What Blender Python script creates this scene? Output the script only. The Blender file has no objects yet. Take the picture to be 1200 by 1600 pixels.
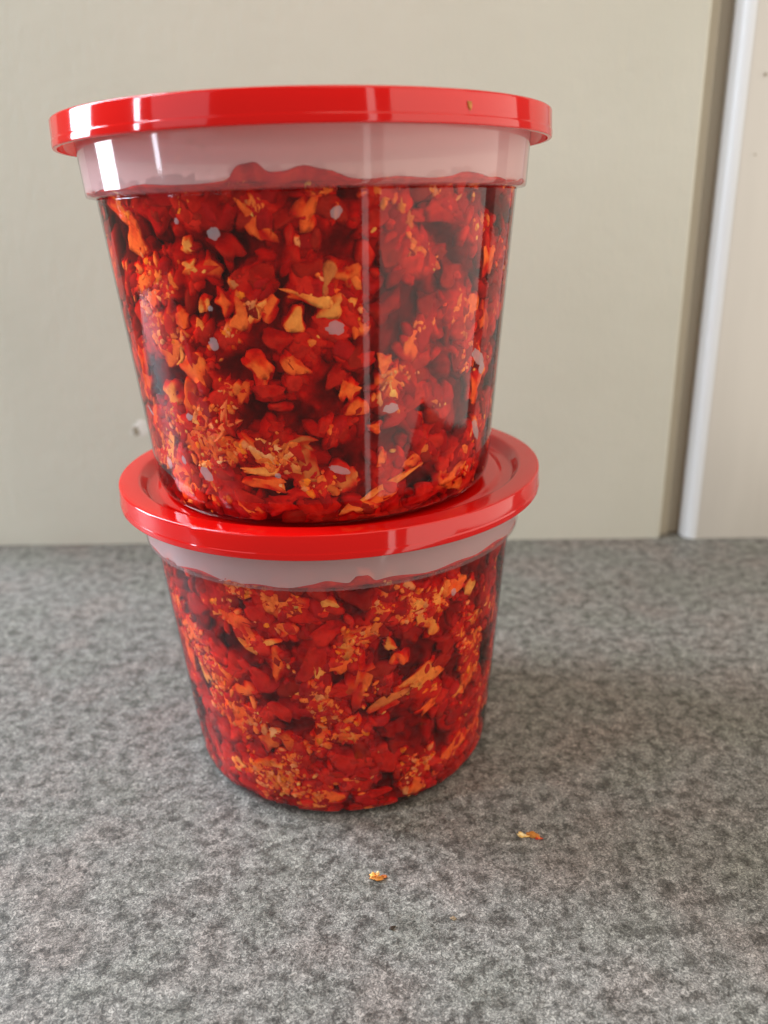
import bpy, math, random
import numpy as np
from mathutils import Matrix, Vector

MM = 0.001
R = math.radians
scene = bpy.context.scene
col = scene.collection

# ------------------------------------------------------------------ camera
PITCH, ROLL = R(20.407), R(1.736)
CAM = Vector((14.954, -225.21, 157.76)) * MM
cp, sp, cr, sr = math.cos(PITCH), math.sin(PITCH), math.cos(ROLL), math.sin(ROLL)
fw, up0, rt0 = Vector((0, cp, -sp)), Vector((0, sp, cp)), Vector((1, 0, 0))
right = rt0 * cr - up0 * sr
upv = rt0 * sr + up0 * cr
cd = bpy.data.cameras.new('camera')
cam = bpy.data.objects.new('camera', cd)
col.objects.link(cam)
cam.matrix_world = Matrix(((right.x, upv.x, -fw.x, CAM.x), (right.y, upv.y, -fw.y, CAM.y),
                           (right.z, upv.z, -fw.z, CAM.z), (0, 0, 0, 1)))
cd.sensor_fit = 'VERTICAL'
cd.sensor_height = 36.0
cd.sensor_width = 27.0
cd.lens = 36.0 * 1250 / 1600
cd.clip_start, cd.clip_end = 0.005, 50
cd.dof.use_dof = True
cd.dof.focus_distance = 0.190
cd.dof.aperture_fstop = 11.5
scene.camera = cam

# ------------------------------------------------------------------ room light
world = bpy.data.worlds.new('World')
scene.world = world
world.use_nodes = True
bg = world.node_tree.nodes['Background']
bg.inputs[0].default_value = (1.0, 0.89, 0.74, 1)
bg.inputs[1].default_value = 0.24


def area(name, loc, target, sx, sy, power, color):
    l = bpy.data.lights.new(name, 'AREA')
    l.shape = 'RECTANGLE'
    l.size, l.size_y = sx, sy
    l.energy = power
    l.color = color
    o = bpy.data.objects.new(name, l)
    col.objects.link(o)
    o.location = loc
    d = Vector(target) - Vector(loc)
    o.rotation_euler = d.to_track_quat('-Z', 'Y').to_euler()
    return o


# window panes to the left, a broad pale window behind the camera on the right
area('window_light', (-1.30, 0.36, 0.84), (0.0, -0.05, 0.15), 0.46, 1.75, 53.0, (0.80, 0.89, 1.0))
area('window_side_light', (-1.30, -0.50, 0.84), (0.0, 0.0, 0.15), 0.08, 1.75, 12.5, (0.78, 0.88, 1.0))
area('window_front_light', (-0.95, -0.85, 0.55), (0.0, 0.0, 0.10), 0.60, 0.90, 1.8, (0.84, 0.91, 1.0))
area('room_window_light', (1.12, -0.34, -0.20), (0, -0.05, -0.15), 1.65, 1.9, 17.0, (1.0, 0.91, 0.80))
area('room_window_edge_light', (0.60, -1.0, -0.20), (0, 0.0, -0.15), 0.07, 1.9, 1.1, (1.0, 0.95, 0.90))
area('overhead_fill_light', (0.75, -0.60, 1.55), (0.1, 0.0, 0.0), 2.0, 1.6, 14.0, (1.0, 0.89, 0.72))  # added soft fill from above, in place of ambient bounce

vs = scene.view_settings
vs.view_transform = 'Standard'
vs.look = 'None'
vs.gamma = 1
vs.exposure = 0.12
vs.use_curve_mapping = False
try:
    scene.cycles.transparent_max_bounces = 32
    scene.cycles.max_bounces = 7
    scene.cycles.diffuse_bounces = 4
    scene.cycles.glossy_bounces = 3
    scene.cycles.transmission_bounces = 3
    scene.cycles.volume_bounces = 0
except Exception:
    pass

# measured places on the tub wall: angle, height, length, width, tilt, colour key
FU = [(-87.1,53.6,8.8,2.6,-10,'a'),  (-81.6,51.2,6.5,3.2,17,'a'),  (-91.3,48.9,5.9,3.8,80,'a'),  (-99.0,68.6,7.7,3.2,-51,'o'),  (-86.6,70.6,6.6,3.7,60,'o'),  
 (-108.8,72.0,11.1,7.2,-2,'r'),  (-124.5,70.4,7.7,7.2,48,'r'),  (-119.8,74.5,10.5,5.4,-2,'r'),  (-116.2,64.0,3.0,2.7,-61,'a'),  (-110.7,60.1,4.1,3.1,-50,'o'),  
 (-116.6,60.2,3.4,2.0,0,'a'),  (-114.2,52.3,3.1,2.1,68,'a'),  (-100.3,51.0,4.8,1.9,53,'a'),  (-116.0,47.5,3.4,2.8,78,'a'),  (-105.0,49.1,6.3,3.9,61,'o'),  
 (-108.6,53.0,4.4,3.4,-51,'o'),  (-101.4,38.8,6.7,4.3,-64,'o'),  (-92.2,39.4,6.0,3.2,-43,'o'),  (-119.6,38.3,8.0,5.5,47,'o'),  (-132.0,31.4,6.7,5.9,-37,'y'),  
 (-125.2,40.6,4.0,2.2,75,'a'),  (-112.4,31.4,9.6,2.2,75,'p'),  (-114.2,24.8,8.3,2.0,35,'p'),  (-124.5,20.5,8.1,5.1,64,'p'),  (-116.4,19.7,8.6,4.0,14,'o'),  
 (-120.4,15.7,6.8,1.4,13,'c'),  (-116.4,13.1,9.3,6.0,-12,'s'),  (-101.4,19.4,9.6,3.6,-30,'c'),  (-104.0,15.0,7.4,1.9,3,'a'),  (-103.4,12.2,7.8,2.5,-8,'o'),  
 (-99.1,11.6,3.0,1.5,70,'c'),  (-111.1,8.7,8.6,4.2,-32,'s'),  (-110.0,5.6,5.2,2.6,-15,'o'),  (-94.4,21.0,7.5,5.1,10,'t'),  (-91.4,14.6,8.2,5.5,-65,'t'),  
 (-135.8,10.5,8.9,6.4,48,'o'),  (-130.9,8.2,8.8,3.9,45,'o'),  (-98.8,25.8,3.3,2.8,0,'s'),  (-67.5,34.2,7.6,6.1,45,'o'),  (-66.7,32.6,3.7,2.8,80,'y'),  
 (-69.0,39.0,3.8,3.2,14,'o'),  (-78.6,33.3,4.5,3.5,58,'o'),  (-76.8,29.2,4.9,3.6,16,'o'),  (-71.7,24.2,2.6,2.0,-6,'o'),  (-83.3,24.0,3.0,2.2,78,'o'),  
 (-69.9,16.8,4.0,2.0,80,'o'),  (-66.8,10.1,16.0,1.6,27,'a'),  (-70.8,7.0,7.9,2.4,29,'o'),  (-76.8,5.5,6.5,3.3,4,'o'),  (-42.7,8.4,8.5,3.2,23,'o'),  
 (-47.3,8.5,5.3,6.2,65,'o'),  (-40.5,5.2,4.3,2.5,-15,'o'),  (-40.2,48.5,6.3,5.4,89,'o'),  (-34.8,29.8,8.0,5.4,84,'o'),  (-53.6,69.9,8.8,4.7,6,'s'),  
 (-66.3,62.8,7.6,5.6,34,'d'),  (-60.6,60.7,4.5,3.5,55,'o'),  (-60.1,68.8,4.8,2.7,-1,'s'),  (-69.1,50.6,6.2,4.0,24,'d'),  (-75.7,47.0,4.5,3.1,57,'o'),  
 (-78.5,57.6,4.5,3.9,36,'o'),  (-82.3,57.7,6.4,3.4,72,'t'),  (-83.6,73.5,5.1,1.6,-1,'o'),  (-139.1,71.3,2.9,10.7,62,'o'),  (-134.9,65.3,6.7,6.9,51,'o'),  
 (-134.4,58.0,8.7,5.9,42,'o'),  (-131.7,53.9,6.4,4.1,36,'o'),  (-128.3,48.5,7.3,4.5,40,'o'),  (-122.0,49.4,4.3,3.5,53,'o'),  (-128.0,42.1,7.5,5.4,50,'o'),  
 (-145.7,38.4,6.9,4.8,82,'o'),  (-146.8,32.0,8.1,5.4,81,'o'),  (-145.6,24.1,7.1,4.8,99,'o'),  (-143.1,17.9,6.7,4.8,84,'o'),  (-138.4,17.1,9.3,3.2,54,'a'),  
 (-123.8,31.4,7.6,4.5,64,'o'),  (-119.8,28.7,6.1,3.5,57,'o'),  (-97.3,51.6,5.0,2.4,54,'o'),  (-94.9,45.0,5.1,3.7,27,'s'),  (-81.0,36.2,4.2,3.4,37,'s'),  
 (-85.4,44.7,5.5,3.8,-2,'s'),  (-87.4,59.1,5.3,5.0,-2,'d'),  (-91.0,69.0,5.2,3.6,-2,'d'),  (-99.6,58.1,6.9,5.1,-1,'d'),  (-106.7,63.9,6.4,4.3,-39,'s'),  
 (-99.5,33.9,5.9,4.3,0,'s'),  (-106.6,33.8,4.8,3.1,53,'o'),  (-75.9,40.2,5.2,3.6,-4,'s'),  (-61.7,41.9,5.0,4.1,55,'o'),  (-57.2,49.9,5.4,3.9,80,'d'),  
 (-49.1,56.1,5.3,5.0,80,'d'),  (-42.9,37.1,6.7,6.3,80,'d'),  (-34.1,59.4,7.0,4.8,90,'o'),  (-32.4,44.9,7.5,4.3,91,'o'),  (-49.5,24.2,5.5,4.5,50,'d'),  
 (-39.5,16.1,6.8,5.4,42,'d'),  (-60.6,14.8,4.7,3.0,30,'o'),  (-55.5,5.8,7.5,3.8,5,'s'),  (-88.0,6.2,7.5,4.2,-3,'s'),  (-99.4,6.3,7.9,4.0,2,'s'),  
 (-93.3,9.6,6.1,2.9,10,'s'),  (-80.3,12.2,5.1,3.2,27,'t')]
BU = [(-108.7,66.4,3.6,3.0,-1),  (-113.1,43.9,3.0,3.4,2),  (-123.0,12.7,5.0,3.5,-45),  (-80.3,69.7,2.7,3.2,-39),  (-81.5,47.0,4.7,3.5,-3),  
 (-174.4,44.1,1.6,4.8,104),  (-162.0,26.8,2.1,5.4,168),  (-148.8,25.3,1.2,5.4,64),  (-67.1,28.4,4.4,2.6,3),  (-34.3,36.3,3.5,9.1,56),  (-31.5,33.3,3.8,3.4,-9),  
 (-82.0,15.0,6.0,2.2,-20),  (-125.8,26.5,2.7,2.0,7),  (-141.6,12.7,3.5,3.6,12),  (-132.2,15.0,1.9,2.6,10),  (-99.3,14.0,1.9,1.6,1),  (-112.5,51.4,1.6,1.4,1),  
 (-118.4,68.9,1.4,1.5,-1),  (-32.0,18.0,3.2,8.0,32)]
DU = [(-110.1,38.2,5.5,3.2),  (-52.9,35.3,6.8,6.3),  (-68.4,69.0,5.7,3.2),  (-83.3,39.8,3.6,5.5),  (-96.5,51.6,4.1,6.6),  (-103.7,29.5,7.7,7.4),  
 (-86.1,33.6,5.6,5.7),  (-72.7,21.0,10.9,5.2),  (-37.0,56.8,6.4,8.6),  (-39.6,70.4,6.3,5.3),  (-144.0,47.6,5.4,7.3),  (-148.1,59.0,4.3,7.7),  
 (-126.4,74.7,6.2,1.5),  (-94.4,64.2,5.3,6.1),  (-52.5,56.3,3.8,5.4),  (-91.6,28.0,5.7,5.9),  (-79.4,73.4,3.9,2.3),  (-60.3,8.3,4.5,6.6)]
FL = [(-102.0,70.1,8.3,5.4,15,'o'),  (-98.5,69.4,4.9,5.5,2,'o'),  (-121.0,71.5,10.6,7.5,13,'r'),  (-118.9,63.1,9.3,6.3,-18,'o'),  
 (-113.5,59.0,7.2,3.7,-37,'o'),  (-124.4,64.7,3.0,3.2,-60,'a'),  (-109.2,66.1,7.1,5.1,-33,'s'),  (-115.1,56.2,5.2,3.3,-21,'a'),  (-147.3,60.6,5.9,3.5,48,'a'),  
 (-138.3,53.8,8.4,4.8,-33,'o'),  (-147.2,48.4,6.7,3.8,-23,'o'),  (-137.0,40.8,6.0,3.5,-60,'a'),  (-105.9,51.4,8.6,3.2,79,'o'),  (-109.2,57.2,6.8,1.5,19,'a'),  
 (-94.4,54.5,14.5,5.6,69,'s'),  (-92.5,49.6,3.3,3.6,0,'a'),  (-88.8,69.4,3.8,2.7,-3,'a'),  (-80.0,70.5,7.1,5.4,-7,'d'),  (-83.3,75.6,7.5,3.2,6,'s'),  
 (-71.5,66.5,8.6,6.7,35,'d'),  (-63.5,65.8,4.2,3.3,6,'a'),  (-57.9,58.0,5.4,5.4,33,'y'),  (-61.2,61.2,4.5,3.5,-16,'a'),  (-56.4,66.3,5.9,3.3,75,'a'),  
 (-42.9,65.4,4.7,3.5,53,'a'),  (-50.3,67.8,6.0,5.9,50,'o'),  (-41.2,55.0,4.6,3.0,-23,'a'),  (-38.7,46.9,6.0,3.0,59,'a'),  (-33.6,56.0,8.2,3.8,27,'o'),  
 (-85.4,56.7,4.9,3.3,-38,'a'),  (-72.2,55.9,4.1,1.8,-57,'a'),  (-68.7,51.1,4.5,4.0,-14,'o'),  (-80.6,47.8,14.4,5.2,80,'o'),  (-62.0,42.9,13.0,5.4,28,'a'),  
 (-72.2,38.3,9.5,4.0,23,'t'),  (-63.5,40.9,5.9,2.9,23,'y'),  (-101.3,43.0,4.1,2.5,-4,'a'),  (-94.4,42.6,5.8,4.5,1,'o'),  (-114.9,32.1,4.7,2.3,10,'c'),  
 (-109.8,29.3,3.8,2.1,39,'c'),  (-121.0,33.3,9.6,7.5,-13,'o'),  (-126.5,28.4,8.7,7.0,-6,'o'),  (-113.2,14.3,11.8,9.1,-33,'b'),  (-116.9,12.4,5.0,3.8,-78,'a'),  
 (-110.0,17.5,3.9,3.7,-39,'a'),  (-127.3,12.9,4.4,3.5,-19,'a'),  (-122.9,6.8,9.9,4.8,-16,'s'),  (-109.0,9.2,3.2,3.2,-25,'a'),  (-85.9,29.8,6.5,5.0,-29,'o'),  
 (-84.7,29.0,4.2,3.2,-40,'a'),  (-94.5,28.9,5.6,3.1,70,'o'),  (-73.5,19.1,10.5,6.4,-9,'s'),  (-60.5,12.7,8.6,3.0,26,'a'),  (-64.6,19.0,9.9,11.5,30,'d'),  
 (-62.9,6.7,6.0,6.4,-1,'o'),  (-46.6,13.2,11.7,4.3,41,'o'),  (-39.3,14.3,7.6,4.3,34,'o'),  (-44.9,33.6,3.6,3.2,82,'a'),  (-22.4,21.5,7.2,3.0,74,'a'),  
 (-91.9,8.1,8.3,4.2,-1,'o'),  (-98.9,5.0,7.3,2.9,-5,'o'),  (-141.4,32.5,13.0,7.0,-70,'s'),  (-141.9,16.5,11.1,6.4,-52,'r'),  (-137.8,10.2,9.8,6.4,-30,'s'),  
 (-101.6,21.9,7.9,4.2,-45,'s'),  (-105.4,27.0,5.9,3.8,-29,'o'),  (-99.9,17.6,7.8,5.6,-33,'s'),  (-82.8,13.9,9.0,6.4,-8,'s'),  (-78.6,7.5,8.1,3.8,-6,'s'),  
 (-71.7,28.6,5.7,4.3,-15,'d'),  (-53.6,46.4,7.8,5.4,28,'d'),  (-65.8,57.8,6.7,5.6,19,'d'),  (-51.4,51.7,7.0,5.9,34,'d'),  (-75.6,60.7,6.8,4.9,-10,'d'),  
 (-81.2,60.5,7.1,3.8,5,'o'),  (-90.2,61.1,7.0,4.6,42,'s'),  (-96.9,66.7,7.0,4.5,-22,'s'),  (-95.6,62.1,6.5,4.1,1,'d'),  (-101.1,61.8,5.5,4.6,25,'o'),  
 (-127.5,51.2,7.7,5.9,-39,'s'),  (-120.3,48.1,7.0,6.4,-30,'s'),  (-127.2,42.1,7.3,5.9,-30,'o'),  (-119.3,41.2,6.3,5.9,-31,'o'),  (-111.4,46.0,6.7,5.7,-38,'s'),  
 (-106.3,36.5,7.6,5.2,9,'s'),  (-85.6,43.3,7.4,5.3,-5,'s'),  (-87.1,51.4,6.2,4.3,52,'o'),  (-40.0,36.9,9.3,4.3,72,'o'),  (-28.6,18.2,9.5,3.8,61,'o'),  
 (-52.5,33.4,7.8,3.8,34,'s'),  (-57.8,33.2,7.0,2.7,32,'o'),  (-145.5,43.8,7.4,5.4,-44,'o'),  (-133.2,62.4,7.4,7.0,-32,'r'),  (-112.5,25.7,5.2,4.7,-37,'o'),  
 (-118.4,20.9,7.2,5.9,-31,'s'),  (-86.8,20.0,9.6,6.3,-40,'s'),  (-46.4,6.1,7.7,5.4,24,'d'),  (-73.8,44.7,5.7,5.5,37,'d'),  (-20.7,36.8,8.5,2.7,71,'o'),  
 (-23.2,50.7,7.5,2.7,75,'o')]
BL = [(-50.8,66.2,2.2,2.6,5)]
DL = [(-115.1,67.6,5.7,4.7),  (-115.0,60.1,3.7,6.0),  (-113.0,49.7,7.0,3.8),  (-114.1,55.4,3.3,4.5),  (-81.0,36.2,8.7,2.9),  (-69.4,25.9,7.9,5.7),  
 (-51.2,19.8,4.8,8.5),  (-60.2,30.8,11.5,4.4),  (-97.8,33.5,4.6,5.6),  (-101.7,57.0,4.5,3.9),  (-78.6,52.5,4.4,4.3),  (-90.5,57.3,2.3,3.1),  
 (-63.2,73.9,3.8,2.9),  (-84.6,66.4,2.9,4.0),  (-73.7,63.2,4.5,3.4),  (-106.9,7.5,2.9,2.9),  (-80.6,14.8,3.6,2.7),  (-88.7,24.5,5.2,3.9),  (-109.0,40.2,3.9,3.0)]

CU = [(-131.2,62.1,12.2,8.5), (-111.1,58.2,9.4,6.5), (-105.0,49.1,8.9,8.1), (-129.2,49.9,11.9,8.9), (-141.7,26.3,10.7,17.6), (-119.8,28.7,11.8,9.5),
(-121.2,40.3,9.9,7.5), (-76.1,30.9,8.8,7.3), (-38.0,36.5,8.0,12.6), (-117.5,19.6,11.6,6.5), (-44.7,7.1,13.3,5.3), (-69.0,35.4,9.3,5.7),
(-139.9,70.0,8.0,8.9), (-91.3,11.2,12.0,4.8)]
CL = [(-142.6,49.1,13.4,18.8), (-119.1,36.0,19.3,11.4), (-95.2,44.6,10.2,10.2), (-50.0,64.8,15.7,9.9), (-114.1,16.4,18.2,14.5),
(-118.4,62.3,11.1,8.1), (-63.9,63.0,9.8,7.6), (-34.1,38.6,8.0,19.5), (-71.8,43.3,11.1,8.1), (-81.3,58.6,8.2,7.6), (-94.7,26.8,7.0,8.7),
(-100.3,69.3,8.3,5.5), (-91.9,7.6,10.8,4.7), (-61.8,12.4,9.4,7.0)]

# ------------------------------------------------------------------ helpers
def tag(o, label=None, cat=None, group=None, kind=None):
    if label: o['label'] = label
    if cat: o['category'] = cat
    if group: o['group'] = group
    if kind: o['kind'] = kind
    return o


def empty(name, loc, parent=None):
    o = bpy.data.objects.new(name, None)
    o.empty_display_size = 0.02
    col.objects.link(o)
    o.location = loc
    o.parent = parent
    return o


def mesh_np(name, V, F, mats, parent=None, smooth=True, colors=None, midx=None):
    """V (n,3) metres, F list of tuples or (m,3)/(m,4) array"""
    me = bpy.data.meshes.new(name)
    F = np.asarray(F)
    n, m, k = len(V), len(F), F.shape[1]
    me.vertices.add(n)
    me.vertices.foreach_set('co', np.asarray(V, dtype=np.float32).ravel())
    me.loops.add(m * k)
    me.loops.foreach_set('vertex_index', F.astype(np.int32).ravel())
    me.polygons.add(m)
    me.polygons.foreach_set('loop_start', (np.arange(m) * k).astype(np.int32))
    me.polygons.foreach_set('loop_total', np.full(m, k, np.int32))
    if smooth:
        me.polygons.foreach_set('use_smooth', np.ones(m, bool))
    for mt in (mats if isinstance(mats, (list, tuple)) else [mats]):
        me.materials.append(mt)
    if midx is not None:
        me.polygons.foreach_set('material_index', np.asarray(midx, np.int32))
    if colors is not None:
        a = me.color_attributes.new('col', 'FLOAT_COLOR', 'POINT')
        a.data.foreach_set('color', np.asarray(colors, np.float32).ravel())
    me.update(calc_edges=True)
    o = bpy.data.objects.new(name, me)
    col.objects.link(o)
    o.parent = parent
    return o


def lathe(name, prof, mats, parent=None, seg=192, pm=None, closed=True):
    """revolve (r,z) mm profile; pm = material index of each profile span"""
    P = np.array(prof, float)
    th = np.linspace(0, 2 * np.pi, seg, endpoint=False)
    V = np.stack([np.outer(P[:, 0], np.cos(th)), np.outer(P[:, 0], np.sin(th)),
                  np.repeat(P[:, 1:2], seg, 1)], -1).reshape(-1, 3) * MM
    F, mi = [], []
    n = len(P)
    for i in range(n if closed else n - 1):
        j = (i + 1) % n
        for s in range(seg):
            t = (s + 1) % seg
            F.append((i * seg + s, i * seg + t, j * seg + t, j * seg + s))
            mi.append(0 if pm is None else pm[i])
    return mesh_np(name, V, F, mats, parent, True, midx=mi)


def rounded(prof, rad, n=5, skip=()):
    """fillet the corners of an open (r,z) polyline"""
    out = [prof[0]]
    for i in range(1, len(prof) - 1):
        p, q, s = map(np.array, (prof[i - 1], prof[i], prof[i + 1]))
        a, b = p - q, s - q
        la, lb = np.linalg.norm(a), np.linalg.norm(b)
        d = min(rad if not isinstance(rad, dict) else rad.get(i, 0.3), la * .45, lb * .45)
        A, B = q + a / la * d, q + b / lb * d
        for t in np.linspace(0, 1, n):
            out.append(tuple((1 - t) ** 2 * A + 2 * t * (1 - t) * q + t * t * B))
    out.append(prof[-1])
    return out


def box(name, x0, x1, y0, y1, z0, z1, mat, parent=None, bev=0.0):
    import bmesh
    bm = bmesh.new()
    bmesh.ops.create_cube(bm, size=1)
    for v in bm.verts:
        v.co = Vector(((x0 + x1) / 2 + v.co.x * (x1 - x0), (y0 + y1) / 2 + v.co.y * (y1 - y0),
                       (z0 + z1) / 2 + v.co.z * (z1 - z0))) * MM
    if bev:
        bmesh.ops.bevel(bm, geom=bm.edges[:], offset=bev * MM, segments=4, affect='EDGES', profile=0.5)
    me = bpy.data.meshes.new(name)
    bm.to_mesh(me)
    bm.free()
    me.materials.append(mat)
    o = bpy.data.objects.new(name, me)
    col.objects.link(o)
    o.parent = parent
    return o


def icosphere(sub):
    t = (1 + 5 ** .5) / 2
    v = [(-1, t, 0), (1, t, 0), (-1, -t, 0), (1, -t, 0), (0, -1, t), (0, 1, t), (0, -1, -t), (0, 1, -t),
         (t, 0, -1), (t, 0, 1), (-t, 0, -1), (-t, 0, 1)]
    f = [(0, 11, 5), (0, 5, 1), (0, 1, 7), (0, 7, 10), (0, 10, 11), (1, 5, 9), (5, 11, 4), (11, 10, 2), (10, 7, 6),
         (7, 1, 8), (3, 9, 4), (3, 4, 2), (3, 2, 6), (3, 6, 8), (3, 8, 9), (4, 9, 5), (2, 4, 11), (6, 2, 10),
         (8, 6, 7), (9, 8, 1)]
    v = [np.array(a) / np.linalg.norm(a) for a in v]
    for _ in range(sub):
        cache, nf = {}, []

        def mid(a, b):
            k = (min(a, b), max(a, b))
            if k not in cache:
                m = v[a] + v[b]
                v.append(m / np.linalg.norm(m))
                cache[k] = len(v) - 1
            return cache[k]
        for a, b, c in f:
            x, y, z = mid(a, b), mid(b, c), mid(c, a)
            nf += [(a, x, z), (b, y, x), (c, z, y), (x, y, z)]
        f = nf
    return np.array(v), np.array(f)


class Noise:
    """cheap smooth periodic-free noise: sum of random plane waves"""
    def __init__(s, seed, freq, n=24, d=3):
        g = np.random.default_rng(seed)
        k = g.normal(size=(n, d))
        s.k = k / np.linalg.norm(k, axis=1, keepdims=True) * freq * g.uniform(.6, 1.5, (n, 1)) * 2 * np.pi
        s.p = g.uniform(0, 2 * np.pi, n)
        s.n = n

    def __call__(s, P):
        return np.sin(P @ s.k.T + s.p).sum(-1) * (2.0 / s.n) ** .5


# ------------------------------------------------------------------ materials
def mat(name):
    m = bpy.data.materials.new(name)
    m.use_nodes = True
    nt = m.node_tree
    nt.nodes.clear()
    out = nt.nodes.new('ShaderNodeOutputMaterial')
    return m, nt, out


def N(nt, t, **kw):
    n = nt.nodes.new(t)
    for k, v in kw.items():
        if k.startswith('i_'):
            key = k[2:]
            n.inputs[int(key) if key.isdigit() else key].default_value = v
        else:
            setattr(n, k, v)
    return n


def ramp(nt, fac, stops, interp='LINEAR'):
    r = nt.nodes.new('ShaderNodeValToRGB')
    r.color_ramp.interpolation = interp
    els = r.color_ramp.elements
    while len(els) < len(stops):
        els.new(0.5)
    for e, (p, c) in zip(els, stops):
        e.position = p
        e.color = (*c, 1) if len(c) == 3 else c
    nt.links.new(fac, r.inputs[0])
    return r.outputs[0]


def noise(nt, co, scale, detail=3, rough=.5, dist=0.0):
    n = nt.nodes.new('ShaderNodeTexNoise')
    n.inputs['Scale'].default_value = scale
    n.inputs['Detail'].default_value = detail
    n.inputs['Roughness'].default_value = rough
    n.inputs['Distortion'].default_value = dist
    nt.links.new(co, n.inputs['Vector'])
    return n.outputs['Fac']


def mixc(nt, fac, a, b, mode='MIX'):
    m = nt.nodes.new('ShaderNodeMix')
    m.data_type = 'RGBA'
    m.blend_type = mode
    for sock, v in ((m.inputs[0], fac), (m.inputs[6], a), (m.inputs[7], b)):
        if isinstance(v, (int, float)):
            sock.default_value = v
        elif isinstance(v, tuple):
            sock.default_value = (*v, 1)
        else:
            nt.links.new(v, sock)
    return m.outputs[2]


def bump(nt, h, dist, strength=1.0):
    b = nt.nodes.new('ShaderNodeBump')
    b.inputs['Strength'].default_value = strength
    b.inputs['Distance'].default_value = dist
    nt.links.new(h, b.inputs['Height'])
    return b.outputs[0]


def objco(nt):
    return nt.nodes.new('ShaderNodeTexCoord').outputs['Object']


def m_counter():
    m, nt, out = mat('grey_stone_laminate')
    co = objco(nt)
    L = nt.links
    blot = noise(nt, co, 240, 6, .72, .2)
    fine = noise(nt, co, 1150, 2, .7, 1.6)
    base = ramp(nt, blot, [(.32, (.054, .050, .044)), (.44, (.112, .106, .096)), (.515, (.192, .184, .169)), (.70, (.258, .248, .230))])
    gr = ramp(nt, fine, [(.30, (.30, .30, .30)), (.5, (.92, .92, .92)), (.68, (2.2, 2.18, 2.15))])
    c = mixc(nt, 1.0, base, gr, 'MULTIPLY')
    # faint tint drift of the print
    hue = noise(nt, co, 38, 2, .5)
    tint = ramp(nt, hue, [(.35, (.97, 1.0, .97)), (.5, (1, 1, 1)), (.65, (1.05, .98, .97))])
    c = mixc(nt, 1.0, c, tint, 'MULTIPLY')
    # sparse dark specks
    vor = N(nt, 'ShaderNodeTexVoronoi')
    vor.inputs['Scale'].default_value = 170
    L.new(co, vor.inputs['Vector'])
    sp_ = ramp(nt, vor.outputs['Distance'], [(.05, (1, 1, 1)), (.14, (0, 0, 0))])
    sc = N(nt, 'ShaderNodeSeparateColor')
    L.new(vor.outputs['Color'], sc.inputs[0])
    gt = N(nt, 'ShaderNodeMath', operation='GREATER_THAN', i_1=.86)
    L.new(sc.outputs[0], gt.inputs[0])
    ml = N(nt, 'ShaderNodeMath', operation='MULTIPLY')
    L.new(gt.outputs[0], ml.inputs[0])
    L.new(sp_, ml.inputs[1])
    ml2 = N(nt, 'ShaderNodeMath', operation='MULTIPLY', i_1=.6)
    L.new(ml.outputs[0], ml2.inputs[0])
    c = mixc(nt, ml2.outputs[0], c, (.045, .042, .04))
    b = N(nt, 'ShaderNodeBsdfPrincipled')
    L.new(c, b.inputs['Base Color'])
    b.inputs['Roughness'].default_value = .5
    b.inputs['Specular IOR Level'].default_value = .35
    L.new(bump(nt, fine, .00012, .5), b.inputs['Normal'])
    L.new(b.outputs[0], out.inputs[0])
    return m


def m_wall():
    m, nt, out = mat('cream_wall_paint')
    co = objco(nt)
    L = nt.links
    n1 = noise(nt, co, 14, 4, .55)
    c = ramp(nt, n1, [(.3, (.640, .628, .538)), (.7, (.676, .662, .572))])
    n2 = noise(nt, co, 150, 4, .6, .3)
    n3 = noise(nt, co, 40, 3, .5)
    # roller marks: stretched vertically
    mp = N(nt, 'ShaderNodeMapping')
    mp.inputs['Scale'].default_value = (1, 1, .35)
    L.new(co, mp.inputs[0])
    n4 = noise(nt, mp.outputs[0], 260, 3, .6)
    b = N(nt, 'ShaderNodeBsdfPrincipled')
    L.new(c, b.inputs['Base Color'])
    b.inputs['Roughness'].default_value = .55
    b.inputs['Specular IOR Level'].default_value = .3
    ad = N(nt, 'ShaderNodeMath', operation='ADD')
    L.new(n2, ad.inputs[0])
    L.new(n4, ad.inputs[1])
    ad2 = N(nt, 'ShaderNodeMath', operation='ADD')
    L.new(ad.outputs[0], ad2.inputs[0])
    L.new(n3, ad2.inputs[1])
    L.new(bump(nt, ad2.outputs[0], .0006, .42), b.inputs['Normal'])
    L.new(b.outputs[0], out.inputs[0])
    return m


def m_paint(name, c, rough, amp=.05, scale=60, bmp=.0002):
    m, nt, out = mat(name)
    co = objco(nt)
    mp = N(nt, 'ShaderNodeMapping')
    mp.inputs['Scale'].default_value = (1, 1, .12)
    nt.links.new(co, mp.inputs[0])
    n1 = noise(nt, mp.outputs[0], scale, 4, .6)
    cc = ramp(nt, n1, [(.3, tuple(x * (1 - amp) for x in c)), (.7, tuple(min(1, x * (1 + amp)) for x in c))])
    b = N(nt, 'ShaderNodeBsdfPrincipled')
    nt.links.new(cc, b.inputs['Base Color'])
    b.inputs['Roughness'].default_value = rough
    nt.links.new(bump(nt, n1, bmp, .5), b.inputs['Normal'])
    nt.links.new(b.outputs[0], out.inputs[0])
    return m


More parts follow.
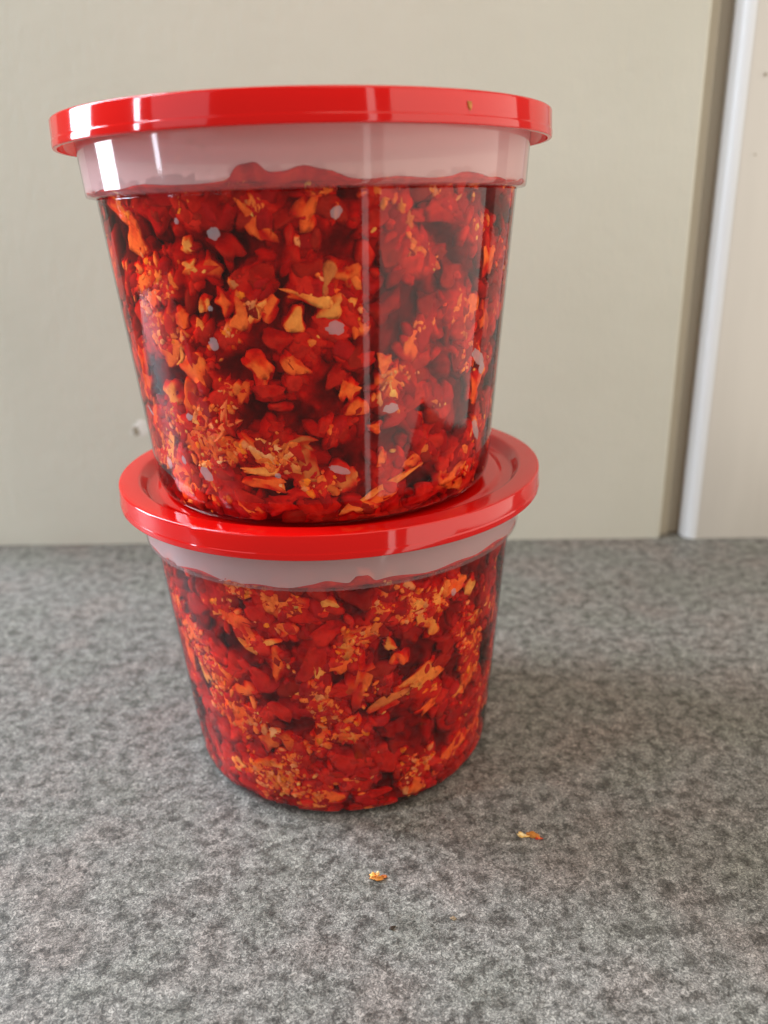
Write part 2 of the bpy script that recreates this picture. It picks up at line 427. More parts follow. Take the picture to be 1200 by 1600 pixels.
def m_lid():
    m, nt, out = mat('glossy_red_plastic')
    co = objco(nt)
    L = nt.links
    b = N(nt, 'ShaderNodeBsdfPrincipled')
    b.inputs['Base Color'].default_value = (.82, .0045, .0035, 1)
    n2 = noise(nt, co, 60, 3, .6)
    rg = ramp(nt, n2, [(.3, (.05,) * 3), (.75, (.11,) * 3)])
    L.new(rg, b.inputs['Roughness'])
    L.new(bump(nt, n2, .00015, .15), b.inputs['Normal'])
    b.inputs['Coat Weight'].default_value = .5
    b.inputs['Coat Roughness'].default_value = .04
    tl = N(nt, 'ShaderNodeBsdfTranslucent')
    tl.inputs[0].default_value = (.90, .03, .025, 1)
    mx = N(nt, 'ShaderNodeMixShader', i_0=.30)
    L.new(b.outputs[0], mx.inputs[1])
    L.new(tl.outputs[0], mx.inputs[2])
    L.new(mx.outputs[0], out.inputs[0])
    return m


def m_plastic(name, milk, rough, gloss=True, tintc=(.975, .97, .975), mcol=(.86, .84, .86)):
    """thin clear polypropylene sheet: mostly see-through, a little milky, glossy at grazing angles"""
    m, nt, out = mat(name)
    L = nt.links
    tr = N(nt, 'ShaderNodeBsdfTransparent')
    tr.inputs[0].default_value = (*tintc, 1)
    res = tr
    if milk:
        df = N(nt, 'ShaderNodeBsdfDiffuse')
        df.inputs[0].default_value = (*mcol, 1)
        tl = N(nt, 'ShaderNodeBsdfTranslucent')
        tl.inputs[0].default_value = (*mcol, 1)
        mk = N(nt, 'ShaderNodeMixShader', i_0=.3)
        L.new(df.outputs[0], mk.inputs[1])
        L.new(tl.outputs[0], mk.inputs[2])
        res = N(nt, 'ShaderNodeMixShader', i_0=milk)
        L.new(tr.outputs[0], res.inputs[1])
        L.new(mk.outputs[0], res.inputs[2])
    if gloss:
        gl = N(nt, 'ShaderNodeBsdfGlossy')
        gl.inputs['Roughness'].default_value = rough
        # a thin sheet reflects alike from both sides: undo the node's inversion on back faces
        ge = N(nt, 'ShaderNodeNewGeometry')
        io = N(nt, 'ShaderNodeMapRange')
        io.inputs['To Min'].default_value = 1.42
        io.inputs['To Max'].default_value = 1 / 1.42
        L.new(ge.outputs['Backfacing'], io.inputs['Value'])
        fr = N(nt, 'ShaderNodeFresnel')
        L.new(io.outputs[0], fr.inputs['IOR'])
        g = N(nt, 'ShaderNodeMixShader')
        L.new(fr.outputs[0], g.inputs[0])
        L.new(res.outputs[0], g.inputs[1])
        L.new(gl.outputs[0], g.inputs[2])
        res = g
    L.new(res.outputs[0], out.inputs[0])
    return m


def m_food(name, rough=.4, spec=0.0):
    m, nt, out = mat(name)
    L = nt.links
    co = objco(nt)
    at = N(nt, 'ShaderNodeAttribute', attribute_name='col')
    n1 = noise(nt, co, 420, 2, .55, .4)
    v = ramp(nt, n1, [(.28, (.70, .58, .52)), (.5, (.97, .95, .94)), (.72, (1.12, 1.18, 1.18))])
    c = mixc(nt, 1.0, at.outputs['Color'], v, 'MULTIPLY')
    b = N(nt, 'ShaderNodeBsdfPrincipled')
    L.new(c, b.inputs['Base Color'])
    b.inputs['Roughness'].default_value = rough
    b.inputs['Specular IOR Level'].default_value = spec
    L.new(bump(nt, n1, .0004, .35), b.inputs['Normal'])
    L.new(b.outputs[0], out.inputs[0])
    return m


def m_oil():
    m, nt, out = mat('chilli_oil')
    ab = N(nt, 'ShaderNodeVolumeAbsorption')
    # absorption per metre = density * (1 - colour): red passes, green and blue are swallowed within a millimetre
    ab.inputs['Color'].default_value = (.955, .33, 0.0, 1)
    ab.inputs['Density'].default_value = 4200
    nt.links.new(ab.outputs[0], out.inputs['Volume'])
    return m


M_COUNTER, M_WALL, M_LID = m_counter(), m_wall(), m_lid()
M_STRIP = m_paint('dull_beige_paint', (.50, .45, .36), .6)
M_TRIM = m_paint('white_gloss_paint', (.86, .87, .87), .3, .03)
M_PANEL = m_paint('greyish_white_paint', (.62, .60, .565), .42, .04)
M_CHIP = m_paint('bare_plaster', (.80, .78, .72), .8)
M_CHIPD = m_paint('exposed_filler', (.36, .31, .23), .8)
M_OUT = m_plastic('clear_plastic_outer', .006, .05)
M_IN = m_plastic('clear_plastic_inner', 0, .1, gloss=False)
M_BAND = m_plastic('stain_glow_plastic_band', .10, .07, tintc=(.96, .88, .87), mcol=(.95, .84, .86))  # pink tints carry oil stain plus the red glow of the headspace
M_BANDIN = m_plastic('fogged_plastic_band_inner', .62, .1, gloss=False, tintc=(.97, .80, .79), mcol=(1.0, .84, .84))  # fog colour pinkened to hold the red glow from inside
M_FOOD = m_food('chopped_chilli')
M_OIL = m_oil()
M_BUB = m_plastic('trapped_air', .42, .15, mcol=(.88, .80, .85))

# ------------------------------------------------------------------ setting
WALL_ANG = math.atan2(-15.0, 300.0)
tag(box('countertop', -900, 330, -165, 300, -38, 0, M_COUNTER, bev=3.0), kind='structure')

wroot = Matrix.Translation(Vector((0, 156.7, 0)) * MM) @ Matrix.Rotation(WALL_ANG, 4, 'Z')
wall = tag(box('wall', -270, 154.5, 0, 30, -60, 700, M_WALL, bev=1.2), kind='structure')
wall.matrix_world = wroot


def blob(name, outline, thick, m, parent, seed=0, dome=.5):
    """irregular domed patch lying in its local xz plane, facing -y"""
    g = np.random.default_rng(seed)
    n = len(outline)
    rings = [(1.0, 0.0), (.86, thick * .7), (.5, thick), (.0, thick * (1 + dome * .2))]
    o = np.array(outline, float)
    c = o.mean(0)
    V, F = [], []
    for k, (s, h) in enumerate(rings[:-1]):
        for q in o:
            p = c + (q - c) * s
            V.append((p[0], -h + g.normal() * thick * .12 * (k > 0), p[1]))
    V.append((c[0], -rings[-1][1], c[1]))
    for k in range(2):
        for i in range(n):
            j = (i + 1) % n
            F += [(k * n + i, k * n + j, (k + 1) * n + j), (k * n + i, (k + 1) * n + j, (k + 1) * n + i)]
    for i in range(n):
        F.append((2 * n + i, 2 * n + (i + 1) % n, 3 * n))
    return mesh_np(name, np.array(V) * MM, np.array(F), m, parent)


def ragged(rx, rz, n, seed, amp=.25):
    g = np.random.default_rng(seed)
    a = np.linspace(0, 2 * np.pi, n, endpoint=False)
    k = 1 + g.normal(size=n) * amp
    return [(rx * math.cos(t) * q, rz * math.sin(t) * q) for t, q in zip(a, k)]


# flaked paint on the wall left of the upper tub
chip = blob('paint_chip', ragged(4.6, 4.8, 16, 3, .16), .28, M_CHIP, wall, 3)
chip.location = Vector((-104.0, 0.05, 62.0)) * MM
chip2 = blob('paint_chip', ragged(1.6, 2.6, 14, 8, .25), .12, M_CHIPD, wall, 5)
chip2.location = Vector((-106.6, -0.24, 61.2)) * MM

frame = empty('door_frame', (0, 0, 0))
tag(frame, kind='structure')
frame.matrix_world = wroot
box('rebate_strip', 140, 185, 8, 28, -60, 700, M_STRIP, frame, bev=.8)
box('rebate_bead', 154.8, 160.0, 5.5, 7.8, -60, 700, M_STRIP, frame, bev=1.0)


def architrave():
    # moulded section in plan: bullnose on the left edge, then a flat face
    pts = []
    x0, rad = 165.6, 6.2
    for a in np.linspace(R(180), R(270), 12):
        pts.append((x0 + rad + rad * math.cos(a), 4.5 + rad * math.sin(a) * 1.0))
    pts += [(173.5, -1.6), (174.5, -1.0), (330, -1.0), (330, 12.9), (x0, 12.9)]
    P = np.array(pts)
    n = len(P)
    V = np.concatenate([np.c_[P, np.full(n, -60.)], np.c_[P, np.full(n, 700.)]]) * MM
    F = [(i, (i + 1) % n, n + (i + 1) % n, n + i) for i in range(n)]
    mi = [0 if i < 11 else 1 for i in range(n)]  # bullnose faces whiter, flat face greyer
    return mesh_np('architrave', V, F, [M_TRIM, M_PANEL], frame, midx=mi)


arc = architrave()
for x, z, s in ((178.6, 207.5, .55), (178.3, 177.0, .35)):
    d = blob('paint_speck', ragged(s, s * 1.3, 9, int(x * 7)), .12, M_CHIPD, frame)
    d.location = Vector((x, -1.45, z)) * MM

# ------------------------------------------------------------------ tub
RBASE, RT, ZB, RB, HT, SK = 45.84, 52.1, 74.58, 54.35, 91.09, 6.17
TW = 0.3
FIL = 5.0


def r_out(z):
    z = np.asarray(z, float)
    r = RBASE + (RT - RBASE) * z / ZB
    q = np.clip((FIL - z) / FIL, 0, 1)
    return r - FIL * .82 * (1 - np.sqrt(np.clip(1 - q * q, 0, 1)))


def r_in(z):
    """inside radius, following the step into the rim band"""
    z = np.asarray(z, float)
    body = r_out(np.clip(z, 0, ZB)) - TW
    s = np.clip((z - (ZB - .2)) / 1.0, 0, 1)
    band = RB - TW + (np.clip(z, ZB, HT) - ZB) * .07
    return body * (1 - s) + band * s


def fill_line(seed, bumps):
    """height of the wetted edge round the wall, mm"""
    g = np.random.default_rng(seed)
    amp, ph, fr = g.uniform(.08, .22, 9), g.uniform(0, 6.28, 9), g.integers(2, 26, 9)

    def f(th):
        th = np.asarray(th, float)
        h = 75.75 + sum(a * np.sin(k * th + p) for a, p, k in zip(amp, ph, fr))
        for (t, w, up) in bumps:
            d = (th - R(t) + np.pi) % (2 * np.pi) - np.pi
            h = h + up * np.exp(-(d / R(w)) ** 4)
        return h
    return f


FILL_UP = fill_line(3, [(-98.5, 3.4, 2.6), (-91, 6.0, 1.5), (-84, 5.0, .9), (-47, 5, 1.0), (60, 8, 1.0), (140, 10, .8)])
FILL_LOW = fill_line(9, [(-80, 2.6, 2.4), (-86, 5.0, 1.2), (-60, 12, .7), (-35, 10, .6), (70, 8, 1.0), (150, 12, .7)])


def make_tub(loc, label, group, fill):
    root = empty('plastic_tub', loc)
    tag(root, label, 'tub', group)
    zz = np.concatenate([FIL * (1 - np.cos(np.linspace(0, math.pi / 2, 10))), np.linspace(FIL, ZB - .9, 22)[1:]])
    outer = [(0.0, .75), (RBASE - 9.5, .75), (RBASE - 8.6, .05)] + [(float(r_out(z)), float(z)) for z in zz]
    outer += [(RT - .02, ZB - .5)]
    inner = [(float(r_out(z)) - TW, max(float(z), 1.2)) for z in zz[::-1]]
    inner = [(RT - TW - .02, ZB - .5)] + inner + [(RBASE - 9, 1.2), (0.0, 1.2)]
    prof = outer + inner
    pm = [0] * (len(outer) - 1) + [1] * (len(inner) + 1)
    lathe('tub_body', prof, [M_OUT, M_IN], root, pm=pm, closed=False)
    ob = rounded([(RT + .02, ZB - .45), (RB - .2, ZB - .15), (RB + .02, ZB + .6), (RB + .75, HT - SK + 1.5), (RB + 1.0, HT - 2.2)],
                 {1: .3, 2: .4}, 4)
    zi = np.linspace(HT - 2.2, ZB + .5, 22)
    ib = [(float(r_in(z)), float(z)) for z in zi] + [(RT - TW + .02, ZB - .4)]
    pr = ob + ib
    nb = len(ob)
    band = lathe('rim_band', pr, [M_BAND, M_IN], root, pm=[0] * (nb - 1) + [1] * (len(ib) + 1), closed=False)
    # fog on the inside of the band, down to where the relish wets the wall
    ns, nr = 480, 8
    tf = np.linspace(0, 2 * np.pi, ns, endpoint=False)
    lo, hi = fill(tf) + .02, HT - 2.4
    Vf = []
    for u in np.linspace(0, 1, nr):
        zf = lo + (hi - lo) * u
        rf = r_in(zf) - .03
        Vf.append(np.stack([rf * np.cos(tf), rf * np.sin(tf), zf], -1))
    a_, b_ = np.meshgrid(np.arange(nr - 1), np.arange(ns), indexing='ij')
    Ff = np.stack([a_ * ns + b_, a_ * ns + (b_ + 1) % ns, (a_ + 1) * ns + (b_ + 1) % ns, (a_ + 1) * ns + b_], -1).reshape(-1, 4)
    mesh_np('condensation_film', np.array(Vf).reshape(-1, 3) * MM, Ff, M_BANDIN, band)
    # lid: skirt with a fine groove, flat rim, sunken groove and raised panel
    zt = HT
    top = [(59.0, zt - SK), (60.0, zt - SK), (60.0, zt - SK + 1.5), (59.9, zt - SK + 1.75), (59.75, zt - .02), (58.6, zt + .02),
           (54.2, zt + .02), (52.4, zt - 3.0), (49.6, zt - 3.2), (48.2, zt - 2.42), (44.0, zt - 2.40), (0.0, zt - 2.40)]
    t = rounded(top, {1: .35, 2: .2, 3: .2, 4: .85, 5: .3, 6: .7, 7: .6, 8: .5, 9: .6}, 5)
    bot = [(0.0, zt - 3.4), (48.0, zt - 3.4), (50.0, zt - 4.2), (52.9, zt - 4.0), (54.6, zt - 1.1), (58.5, zt - 1.1),
           (59.0, zt - SK)]
    lathe('lid', t + bot, [M_LID], root, seg=256, closed=False)
    return root


# upper tub sits on the lower lid
U_OFF = (-1.39, -5.34, 88.70)
L_OFF = (0.0, 0.0, 0.0)
GRP = 'stacked tubs of chilli relish'
tub_low = make_tub(Vector(L_OFF) * MM, 'clear tub with red lid standing on the grey counter, under the other tub', GRP, FILL_LOW)
tub_up = make_tub(Vector(U_OFF) * MM, 'clear red-lidded tub stacked on top of the other tub', GRP, FILL_UP)

# ------------------------------------------------------------------ relish
PAL = {'r': (.50, .010, .012), 's': (.66, .026, .014), 'd': (.40, .020, .010), 'o': (.97, .25, .05), 'b': (.98, .30, .02),
       'a': (.99, .54, .13), 'y': (.97, .66, .16), 'c': (.98, .76, .40), 'p': (.97, .40, .15), 't': (.70, .28, .08),
       'k': (.38, .016, .010), 'h': (.55, .20, .03), 'n': (.05, .035, .025), 'e': (.36, .27, .17), 'f': (.80, .34, .10)}
PAL = {k: np.array(v) for k, v in PAL.items()}
ICO1, ICO2, ICO0 = icosphere(1), icosphere(2), icosphere(0)


def clamp_wall(V, gap=.10):
    """press points (mm, tub coordinates) against the inside of the wall and floor"""
    V[:, 2] = np.maximum(V[:, 2], 1.75)
    r = np.hypot(V[:, 0], V[:, 1])
    lim = r_in(V[:, 2]) - gap
    k = np.where(r > lim, lim / np.maximum(r, 1e-6), 1.0)
    V[:, 0] *= k
    V[:, 1] *= k
    return V


def piece_geo(g, ico, th, z, ln, wd, ang, thick, depth, rough=.22, sq=.0):
    """one irregular chopped piece pressed to the wall. ang in degrees, image-like (ccw from the tangent)"""
    S, F = ico
    nz = Noise(int(g.integers(1 << 30)), .42, 10)
    D = S.copy()
    if sq:   # squarish cut ends
        D = np.sign(D) * np.abs(D) ** (1 - sq)
    D = D * (1 + rough * nz(S * 2.2 + g.normal(size=3)))[:, None]
    taper = 1 + g.uniform(-.35, .35) * D[:, 0]
    bend = g.uniform(-.25, .25)
    lx = D[:, 0] * ln * .5
    ly = (D[:, 1] * taper + bend * (D[:, 0] ** 2 - .4)) * wd * .5
    lz = D[:, 2] * thick * .5
    a = R(ang)
    t_, v_ = lx * math.cos(a) - ly * math.sin(a), lx * math.sin(a) + ly * math.cos(a)
    r0 = float(r_in(z)) - depth
    c, s = math.cos(th), math.sin(th)
    # tangent points to the viewer's right on the near side
    V = np.stack([(r0 + lz) * c - t_ * s, (r0 + lz) * s + t_ * c, z + v_], -1)
    return clamp_wall(V, .08 + .05 * g.random()), F


def piece_col(g, S, key, n):
    """pale flesh in the middle of a piece, red oil-coated edges; the glow fading through oil is painted in"""
    base = PAL[key]
    nz = Noise(int(g.integers(1 << 30)), .5, 8)
    rho = np.hypot(S[:, 0], S[:, 1])
    w = np.clip(1.25 - 1.05 * rho ** 1.6 + .38 * nz(S * 1.6), 0, 1)[:, None]  # centre-to-edge fade imitates glow dimming with oil depth
    other = PAL[{'a': 'o', 'c': 'a', 'y': 'o', 'o': 's', 'b': 's', 'p': 's', 't': 's', 's': 'r', 'n': 'n', 'e': 'e', 'h': 'h', 'f': 'h'}.get(key, 'd')]
    c = base * w + other * (1 - w)
    c = c * g.uniform(.82, 1.12)
    return np.c_[np.clip(c, 0, 1), np.ones(len(c))]


def angdiff(a, b):
    return (a - b + np.pi) % (2 * np.pi) - np.pi


def make_relish(loc, label, fill, feats, bubbles, darks, clumps, seed, top_lumps, group):
    g = np.random.default_rng(seed)
    root = empty('chilli_relish', loc)
    tag(root, label, 'relish', group)
    nA, nB, nC = Noise(seed, .035), Noise(seed + 1, .09), Noise(seed + 2, .30, 30)

    def dark(th, z):
        """0..1: pockets of plain oil between the lumps"""
        d = np.zeros_like(np.asarray(z, float))
        for (t, zz, a, b) in darks:
            x = angdiff(th, R(t)) * float(r_in(zz))
            d = np.maximum(d, np.exp(-((x / (a * .62)) ** 2 + ((z - zz) / (b * .62)) ** 2) ** 1.5))
        return d

    nP = Noise(seed + 5, .055, 16)

    def pools(t, z, P_):
        return np.maximum(dark(t, z), .9 * np.clip((nP(P_) - .22) * 1.5, 0, 1))

    # --- paste core, recessed where pockets lie
    nt_, nz_ = 420, 190
    zz = np.linspace(1.75, 75.4, nz_)
    th = np.linspace(0, 2 * np.pi, nt_, endpoint=False)
    TH, ZZ = np.meshgrid(th, zz)
    rr = r_in(ZZ)
    P = np.stack([rr * np.cos(TH), rr * np.sin(TH), ZZ], -1)
    dk = pools(TH, ZZ, P)
    lump = nC(P) * .45 + nB(P) * .8
    rec = np.clip(.62 - lump * .55 + dk * 1.5, .12, 3.0)
    top = np.clip((ZZ - 74.0) / 1.4, 0, 1)
    rec = rec * (1 - .75 * top)
    rr2 = rr - rec
    Vc = np.stack([rr2 * np.cos(TH), rr2 * np.sin(TH), ZZ], -1)
    w = np.clip(.5 + .35 * nB(P) + .25 * nC(P * 1.7), 0, 1)[..., None]
    cc = PAL['d'] * (1 - w) + PAL['s'] * w
    cc = cc * (1 - .75 * dk[..., None]) + PAL['k'] * .75 * dk[..., None]
    cap_r = np.linspace(1, 0.02, 14)[1:]
    caps = []
    for k in cap_r:
        rc = rr2[-1] * k
        X = np.stack([rc * np.cos(th), rc * np.sin(th), np.full(nt_, 74.2 + 1.2 * k)], -1)
        X[:, 2] += nB(X) * .35 + nC(X) * .3
        caps.append(X)
    caps = np.array(caps)
    ccap = PAL['s'] * np.ones((len(cap_r), nt_, 1))
    V = np.concatenate([Vc.reshape(-1, 3), caps.reshape(-1, 3)])
    C = np.concatenate([cc.reshape(-1, 3), ccap.reshape(-1, 3)])
    rows = nz_ + len(cap_r)
    i, j = np.meshgrid(np.arange(rows - 1), np.arange(nt_), indexing='ij')
    j2 = (j + 1) % nt_
    F = np.stack([i * nt_ + j, i * nt_ + j2, (i + 1) * nt_ + j2, (i + 1) * nt_ + j], -1).reshape(-1, 4)
    mesh_np('paste', V * MM, F, M_FOOD, root, True, np.c_[C, np.ones(len(C))])

    # --- oil filling everything up to the wall
    zo = np.concatenate([np.linspace(1.7, 73.5, 40), np.linspace(74.0, 75.6, 6)])
    prof = [(0.0, 1.66)] + [(float(r_in(z)) - .03, float(z)) for z in zo] + [(44.0, 75.5), (0.0, 75.5)]
    lathe('oil', prof, [M_OIL], root, closed=False)

    # --- wet edge clinging to the wall just above the step
    ne, ths = 360, np.linspace(0, 2 * np.pi, 360, endpoint=False)
    hh = fill(ths) + np.random.default_rng(seed).normal(size=ne) * .07
    rows_ = []
    for u, dep in ((0, .05), (.35, .05), (.7, .06), (.95, .12), (1.0, .35), (.9, .8), (.4, 1.1), (0, 1.2)):
        zr = 74.45 + (hh - 74.45) * u
        rr_ = r_in(zr) - dep
        rows_.append(np.stack([rr_ * np.cos(ths), rr_ * np.sin(ths), zr], -1))
    Ve = np.array(rows_)
    we = np.clip(.5 + .5 * nC(Ve * .8), 0, 1)[..., None]
    Ce = PAL['s'] * we + PAL['r'] * (1 - we)
    ie, je = np.meshgrid(np.arange(len(rows_) - 1), np.arange(ne), indexing='ij')
    Fe = np.stack([ie * ne + je, ie * ne + (je + 1) % ne, (ie + 1) * ne + (je + 1) % ne, (ie + 1) * ne + je], -1).reshape(-1, 4)
    mesh_np('wet_edge', Ve.reshape(-1, 3) * MM, Fe, M_FOOD, root, True, np.c_[Ce.reshape(-1, 3), np.ones(Ce.shape[0] * ne)])

    def add_piece(name, args, key, ico=ICO1, **kw):
        V, F = piece_geo(g, ico, *args, **kw)
        c0 = V.mean(0)
        o = mesh_np(name, (V - c0) * MM, F, M_FOOD, root, True, piece_col(g, ico[0], key, len(V)))
        o.location = Vector(c0) * MM
        return o

    NAMES = {'r': 'chilli_skin', 's': 'chilli_skin', 'd': 'chilli_skin', 'c': 'garlic_piece', 'y': 'garlic_piece'}
    placed = []
    n = 0
    for (t, z, ln, wd, ang, key) in feats:
        ln, wd = ln * 1.12, wd * 1.15
        small = min(ln, wd)
        big = key in 'rsd'
        thick = max(.8, small * (.34 if big else .62))
        depth = (g.uniform(.35, .7) if key in 'd' else g.uniform(.15, .45) if big else g.uniform(.0, .12)) + thick * .35
        add_piece(NAMES.get(key, 'chilli_piece'), (R(t), z, ln, wd, ang, thick, depth), key,
                  ICO2, rough=.26, sq=.20)
        placed.append((R(t), z, max(ln, wd) * .5))
        n += 1
    # --- scattered lumps between, fewer in the oil pockets, on the side that faces out of the picture first
    tries = 0
    keys = list('osssrrrdda')
    while n < 235 and tries < 9000:
        tries += 1
        t = R(-90) + g.uniform(-1, 1) * R(112)
        z = g.uniform(3, 75)
        q0 = float(r_in(z))
        if float(pools(np.array(t), np.array(z), np.array((q0 * math.cos(t), q0 * math.sin(t), z)))) > .5:
            continue
        ln = g.uniform(1.8, 4.6)
        if any(abs(angdiff(t, a)) * 48 < (q + ln) * .42 and abs(z - b) < (q + ln) * .42 for a, b, q in placed):
            continue
        wd = ln * g.uniform(.4, .85)
        key = keys[g.integers(len(keys))]
        thick = wd * g.uniform(.4, .7)
        add_piece(NAMES.get(key, 'chilli_piece'), (t, z, ln, wd, g.uniform(-80, 80), thick, g.uniform(.15, .8) + thick * .42), key,
                  rough=.28, sq=.2)
        placed.append((t, z, ln * .5))
        n += 1
    # --- lumps that stand above the fill line behind the rim band
    for (t, z, ln, wd, ang, key) in top_lumps:
        add_piece('chilli_piece', (R(t), z, ln, wd, ang, wd * .7, .5 + wd * .3), key, ICO2, rough=.2)

    for _ in range(46):
        t = g.uniform(-180, 180)
        l_ = g.uniform(2.0, 6.0)
        add_piece('chilli_piece', (R(t), g.uniform(74.6, 76.0), l_, g.uniform(1.2, 2.4), g.uniform(-15, 15), 1.6, .7 + .5 * g.random()),
                  'srdo'[g.integers(4)], rough=.25)

    # --- fine chopped bits and seeds: too many to count
    def bits(name, count, rmin, rmax, ico, seed2, dlo, dhi, keyset, thr, spread=None):
        g2 = np.random.default_rng(seed2)
        S, F0 = ico
        t = g2.uniform(0, 2 * np.pi, count * 8)
        z = g2.uniform(1.9, 75.6, count * 8)
        rr_ = r_in(z)
        P_ = np.stack([rr_ * np.cos(t), rr_ * np.sin(t), z], -1)
        f = nB(P_) * .5 + nA(P_) * .3
        for (ct, cz, ca, cb) in clumps:
            f = f + 1.7 * np.exp(-((angdiff(t, R(ct)) * 48 / (ca * .55)) ** 2 + ((z - cz) / (cb * .55)) ** 2))
        keep = (f - .35 * np.clip(nP(P_), -.5, 2) + g2.normal(size=len(t)) * .30 > thr) & (pools(t, z, P_) < .35 + .3 * g2.random(len(t)))
        t, z = t[keep][:count], z[keep][:count]
        m = len(t)
        rad = rmin + (rmax - rmin) * g2.random(m) ** 2
        sc = np.stack([rad * g2.uniform(.8, 2.1, m), rad * g2.uniform(.7, 1.1, m), rad * g2.uniform(.5, 1.0, m)], -1)
        a = g2.uniform(0, np.pi, m)
        r0 = r_in(z) - g2.uniform(dlo, dhi, m) - rad * .4
        jit = 1 + .13 * g2.normal(size=(m, len(S)))
        L_ = S[None] * sc[:, None] * jit[..., None]
        x_ = L_[..., 0] * np.cos(a)[:, None] - L_[..., 1] * np.sin(a)[:, None]
        y_ = L_[..., 0] * np.sin(a)[:, None] + L_[..., 1] * np.cos(a)[:, None]
        q = r0[:, None] + L_[..., 2]
        c, s = np.cos(t)[:, None], np.sin(t)[:, None]
        V_ = np.stack([q * c - x_ * s, q * s + x_ * c, z[:, None] + y_], -1).reshape(-1, 3)
        V_ = clamp_wall(V_, .07)
        F_ = (F0[None] + (np.arange(m) * len(S))[:, None, None]).reshape(-1, 3)
        kk = np.array([PAL[k] for k in keyset])[g2.integers(len(keyset), size=m)] * g2.uniform(.75, 1.15, (m, 1))
        C_ = np.repeat(kk, len(S), 0) * g2.uniform(.85, 1.1, (m * len(S), 1))
        o = mesh_np(name, V_ * MM, F_, M_FOOD, root, True, np.c_[np.clip(C_, 0, 1), np.ones(len(C_))])
        o['kind'] = 'stuff'
        return o

    bits('chopped_bits', 2300, .50, 1.35, ICO1, seed + 11, .08, .48, 'ooosssobop', .92)
    bits('coarse_pulp', 1900, 1.2, 3.0, ICO1, seed + 12, .2, 1.0, 'sssrdrrds', -.9)
    bits('seeds', 160, .4, .75, ICO1, seed + 13, .05, .3, 'aayo', -.2)

    # --- flat air bubbles trapped between oil and wall
    for b_ in bubbles:
        t, z, ln, wd, ang = b_
        nn = 20
        ol = np.array(ragged(ln * .42, wd * .42, nn, int(abs(t) * 31 + z), .09))
        a = R(ang)
        V = []
        for s_, dep in ((1, .055), (.8, .04), (.4, .035), (0, .035)):
            for (x, y) in (ol * s_ if s_ else [(0, 0)]):
                X, Y = x * math.cos(a) - y * math.sin(a), x * math.sin(a) + y * math.cos(a)
                q = float(r_in(z + Y)) - dep
                tt = R(t) + X / q
                V.append((q * math.cos(tt), q * math.sin(tt), z + Y))
        F = []
        for k in range(2):
            for i2 in range(nn):
                j3 = (i2 + 1) % nn
                F += [(k * nn + i2, k * nn + j3, (k + 1) * nn + j3), (k * nn + i2, (k + 1) * nn + j3, (k + 1) * nn + i2)]
        F += [(2 * nn + i2, 2 * nn + (i2 + 1) % nn, 3 * nn) for i2 in range(nn)]
        V = np.array(V)
        c0 = V.mean(0)
        o = mesh_np('air_bubble', (V - c0) * MM, np.array(F), M_BUB, root)
        o.location = Vector(c0) * MM
    return root


RG = 'chilli relish inside the tubs'
rel_up = make_relish(Vector(U_OFF) * MM, 'red chopped chilli relish in oil filling the upper tub', FILL_UP, FU, BU, DU, CU, 21,
                     [(-99.5, 77.2, 4.5, 5.0, 70, 's'), (-94, 76.6, 7, 3.4, 5, 's'), (-86.5, 76.4, 9, 3.6, 0, 's'), (-80, 75.8, 7, 2.4, -5, 'r'), (-104, 75.6, 5, 2.2, 0, 'o'), (-48, 76.4, 6, 2.6, 0, 'd')], RG)
rel_low = make_relish(Vector(L_OFF) * MM, 'red chopped chilli relish in oil filling the lower tub', FILL_LOW, FL, BL, DL, CL, 58,
                      [(-79.5, 77.9, 4.4, 3.2, -50, 'o'), (-84, 76.4, 8, 2.8, 5, 's'), (-92, 75.6, 6, 1.8, 0, 's')], RG)

# ------------------------------------------------------------------ dried smears inside the upper band
g = np.random.default_rng(5)
for (t, z, l, w_) in ((-117, 81.5, .7, 1.0), (-113.5, 80.5, 1.6, 1.3), (-110, 83.2, .8, 1.3), (-107.5, 82.2, .7, 1.5), (-117.5, 79.0, .35, 1.6),
                      (-111.8, 81.8, .9, .6)):
    V, F = piece_geo(g, ICO1, R(t), z, l, w_, 60, .3, .12)
    c0 = V.mean(0)
    o = mesh_np('relish_smear', (V - c0) * MM, F, M_FOOD, rel_up, True, piece_col(g, ICO1[0], 'p', len(V)))
    o.location = Vector(c0) * MM

# ------------------------------------------------------------------ crumbs on the counter


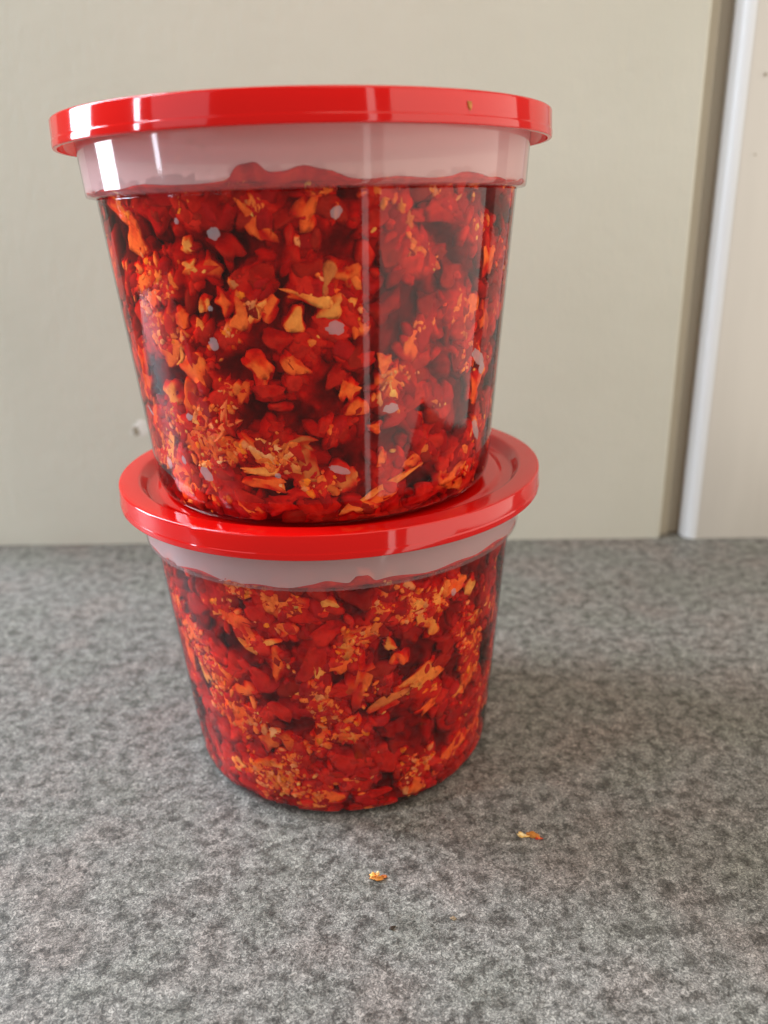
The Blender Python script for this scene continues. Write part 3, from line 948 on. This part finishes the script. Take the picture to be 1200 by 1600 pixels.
def crumb(name, loc, rz, spec, label, cat):
    """thin curled flake with a differently coloured end; spec = list of (dx, dy, dz, sx, sy, sz, key, part)"""
    root = empty(name, Vector(loc) * MM)
    root.rotation_euler.z = R(rz)
    tag(root, label, cat, 'crumbs of relish dropped on the counter')
    gg = np.random.default_rng(int(abs(loc[0]) * 10))
    for (dx, dy, dz, sx, sy, sz, key, part) in spec:
        S, F = ICO2
        nz = Noise(int(gg.integers(1 << 30)), .45, 10)
        D = S * (1 + .3 * nz(S * 2.0))[:, None]
        V = D * np.array((sx, sy, sz)) * .5
        V[:, 2] += .06 * V[:, 0] ** 2 + dz
        V[:, 2] = np.maximum(V[:, 2], .03)
        V[:, 0] += dx
        V[:, 1] += dy
        mesh_np(part, V * MM, F, M_CRUMB, root, True, piece_col(gg, S, key, len(V)))
    return root


M_CRUMB = m_food('drying_relish', .5, .3)
crumb('relish_crumb', (10.5, -67.5, 0), 0,
      [(-1.1, .2, .55, 1.5, 1.6, 1.2, 'a', 'pulp'), (.3, -.4, .5, 2.2, 1.3, 1.1, 'h', 'pulp'), (.1, .6, 1.0, .9, .7, .9, 'c', 'seed'),
       (1.7, .3, .3, 1.2, .8, .5, 't', 'pulp')],
      'small orange relish crumb nearest the camera, below the tubs', 'crumb')
crumb('relish_crumb', (51.8, -54.8, 0), -20,
      [(-2.4, -.4, .35, 2.6, 1.2, .5, 'c', 'flake_tip'), (.5, .2, .7, 3.0, 1.5, 1.3, 'h', 'flake'), (2.0, -.2, .45, 1.8, 1.0, .8, 'o', 'flake')],
      'orange chilli flake with a pale end, lying right of the tubs', 'crumb')
crumb('pepper_speck', (13.8, -82.9, 0), 30, [(0, 0, .3, 1.0, .8, .7, 'n', 'speck'), (.8, .2, .15, .8, .4, .3, 'n', 'speck')],
      'tiny dark speck at the front of the counter', 'crumb')
crumb('chilli_seed', (28.5, -80.5, 0), 10, [(0, 0, .2, 1.2, .8, .4, 'e', 'seed')],
      'tiny pale brown seed right of the dark speck', 'crumb')

gf = np.random.default_rng(4)
fl_t, fl_z = R(-54.0), 88.2
S_, F_ = ICO1
V_ = S_ * (1 + .25 * gf.normal(size=(len(S_), 1))) * np.array((.55, .25, .8))
c_, s_ = math.cos(fl_t), math.sin(fl_t)
V_ = np.stack([V_[:, 1] * c_ - V_[:, 0] * s_, V_[:, 1] * s_ + V_[:, 0] * c_, V_[:, 2]], -1)
fleck = mesh_np('relish_fleck', V_ * MM, F_, M_CRUMB, None, True, piece_col(gf, S_, 'f', len(S_)))
fleck.location = (Vector(U_OFF) + Vector((59.95 * c_, 59.95 * s_, fl_z))) * MM
tag(fleck, 'tiny orange fleck stuck to the edge of the top lid', 'crumb')
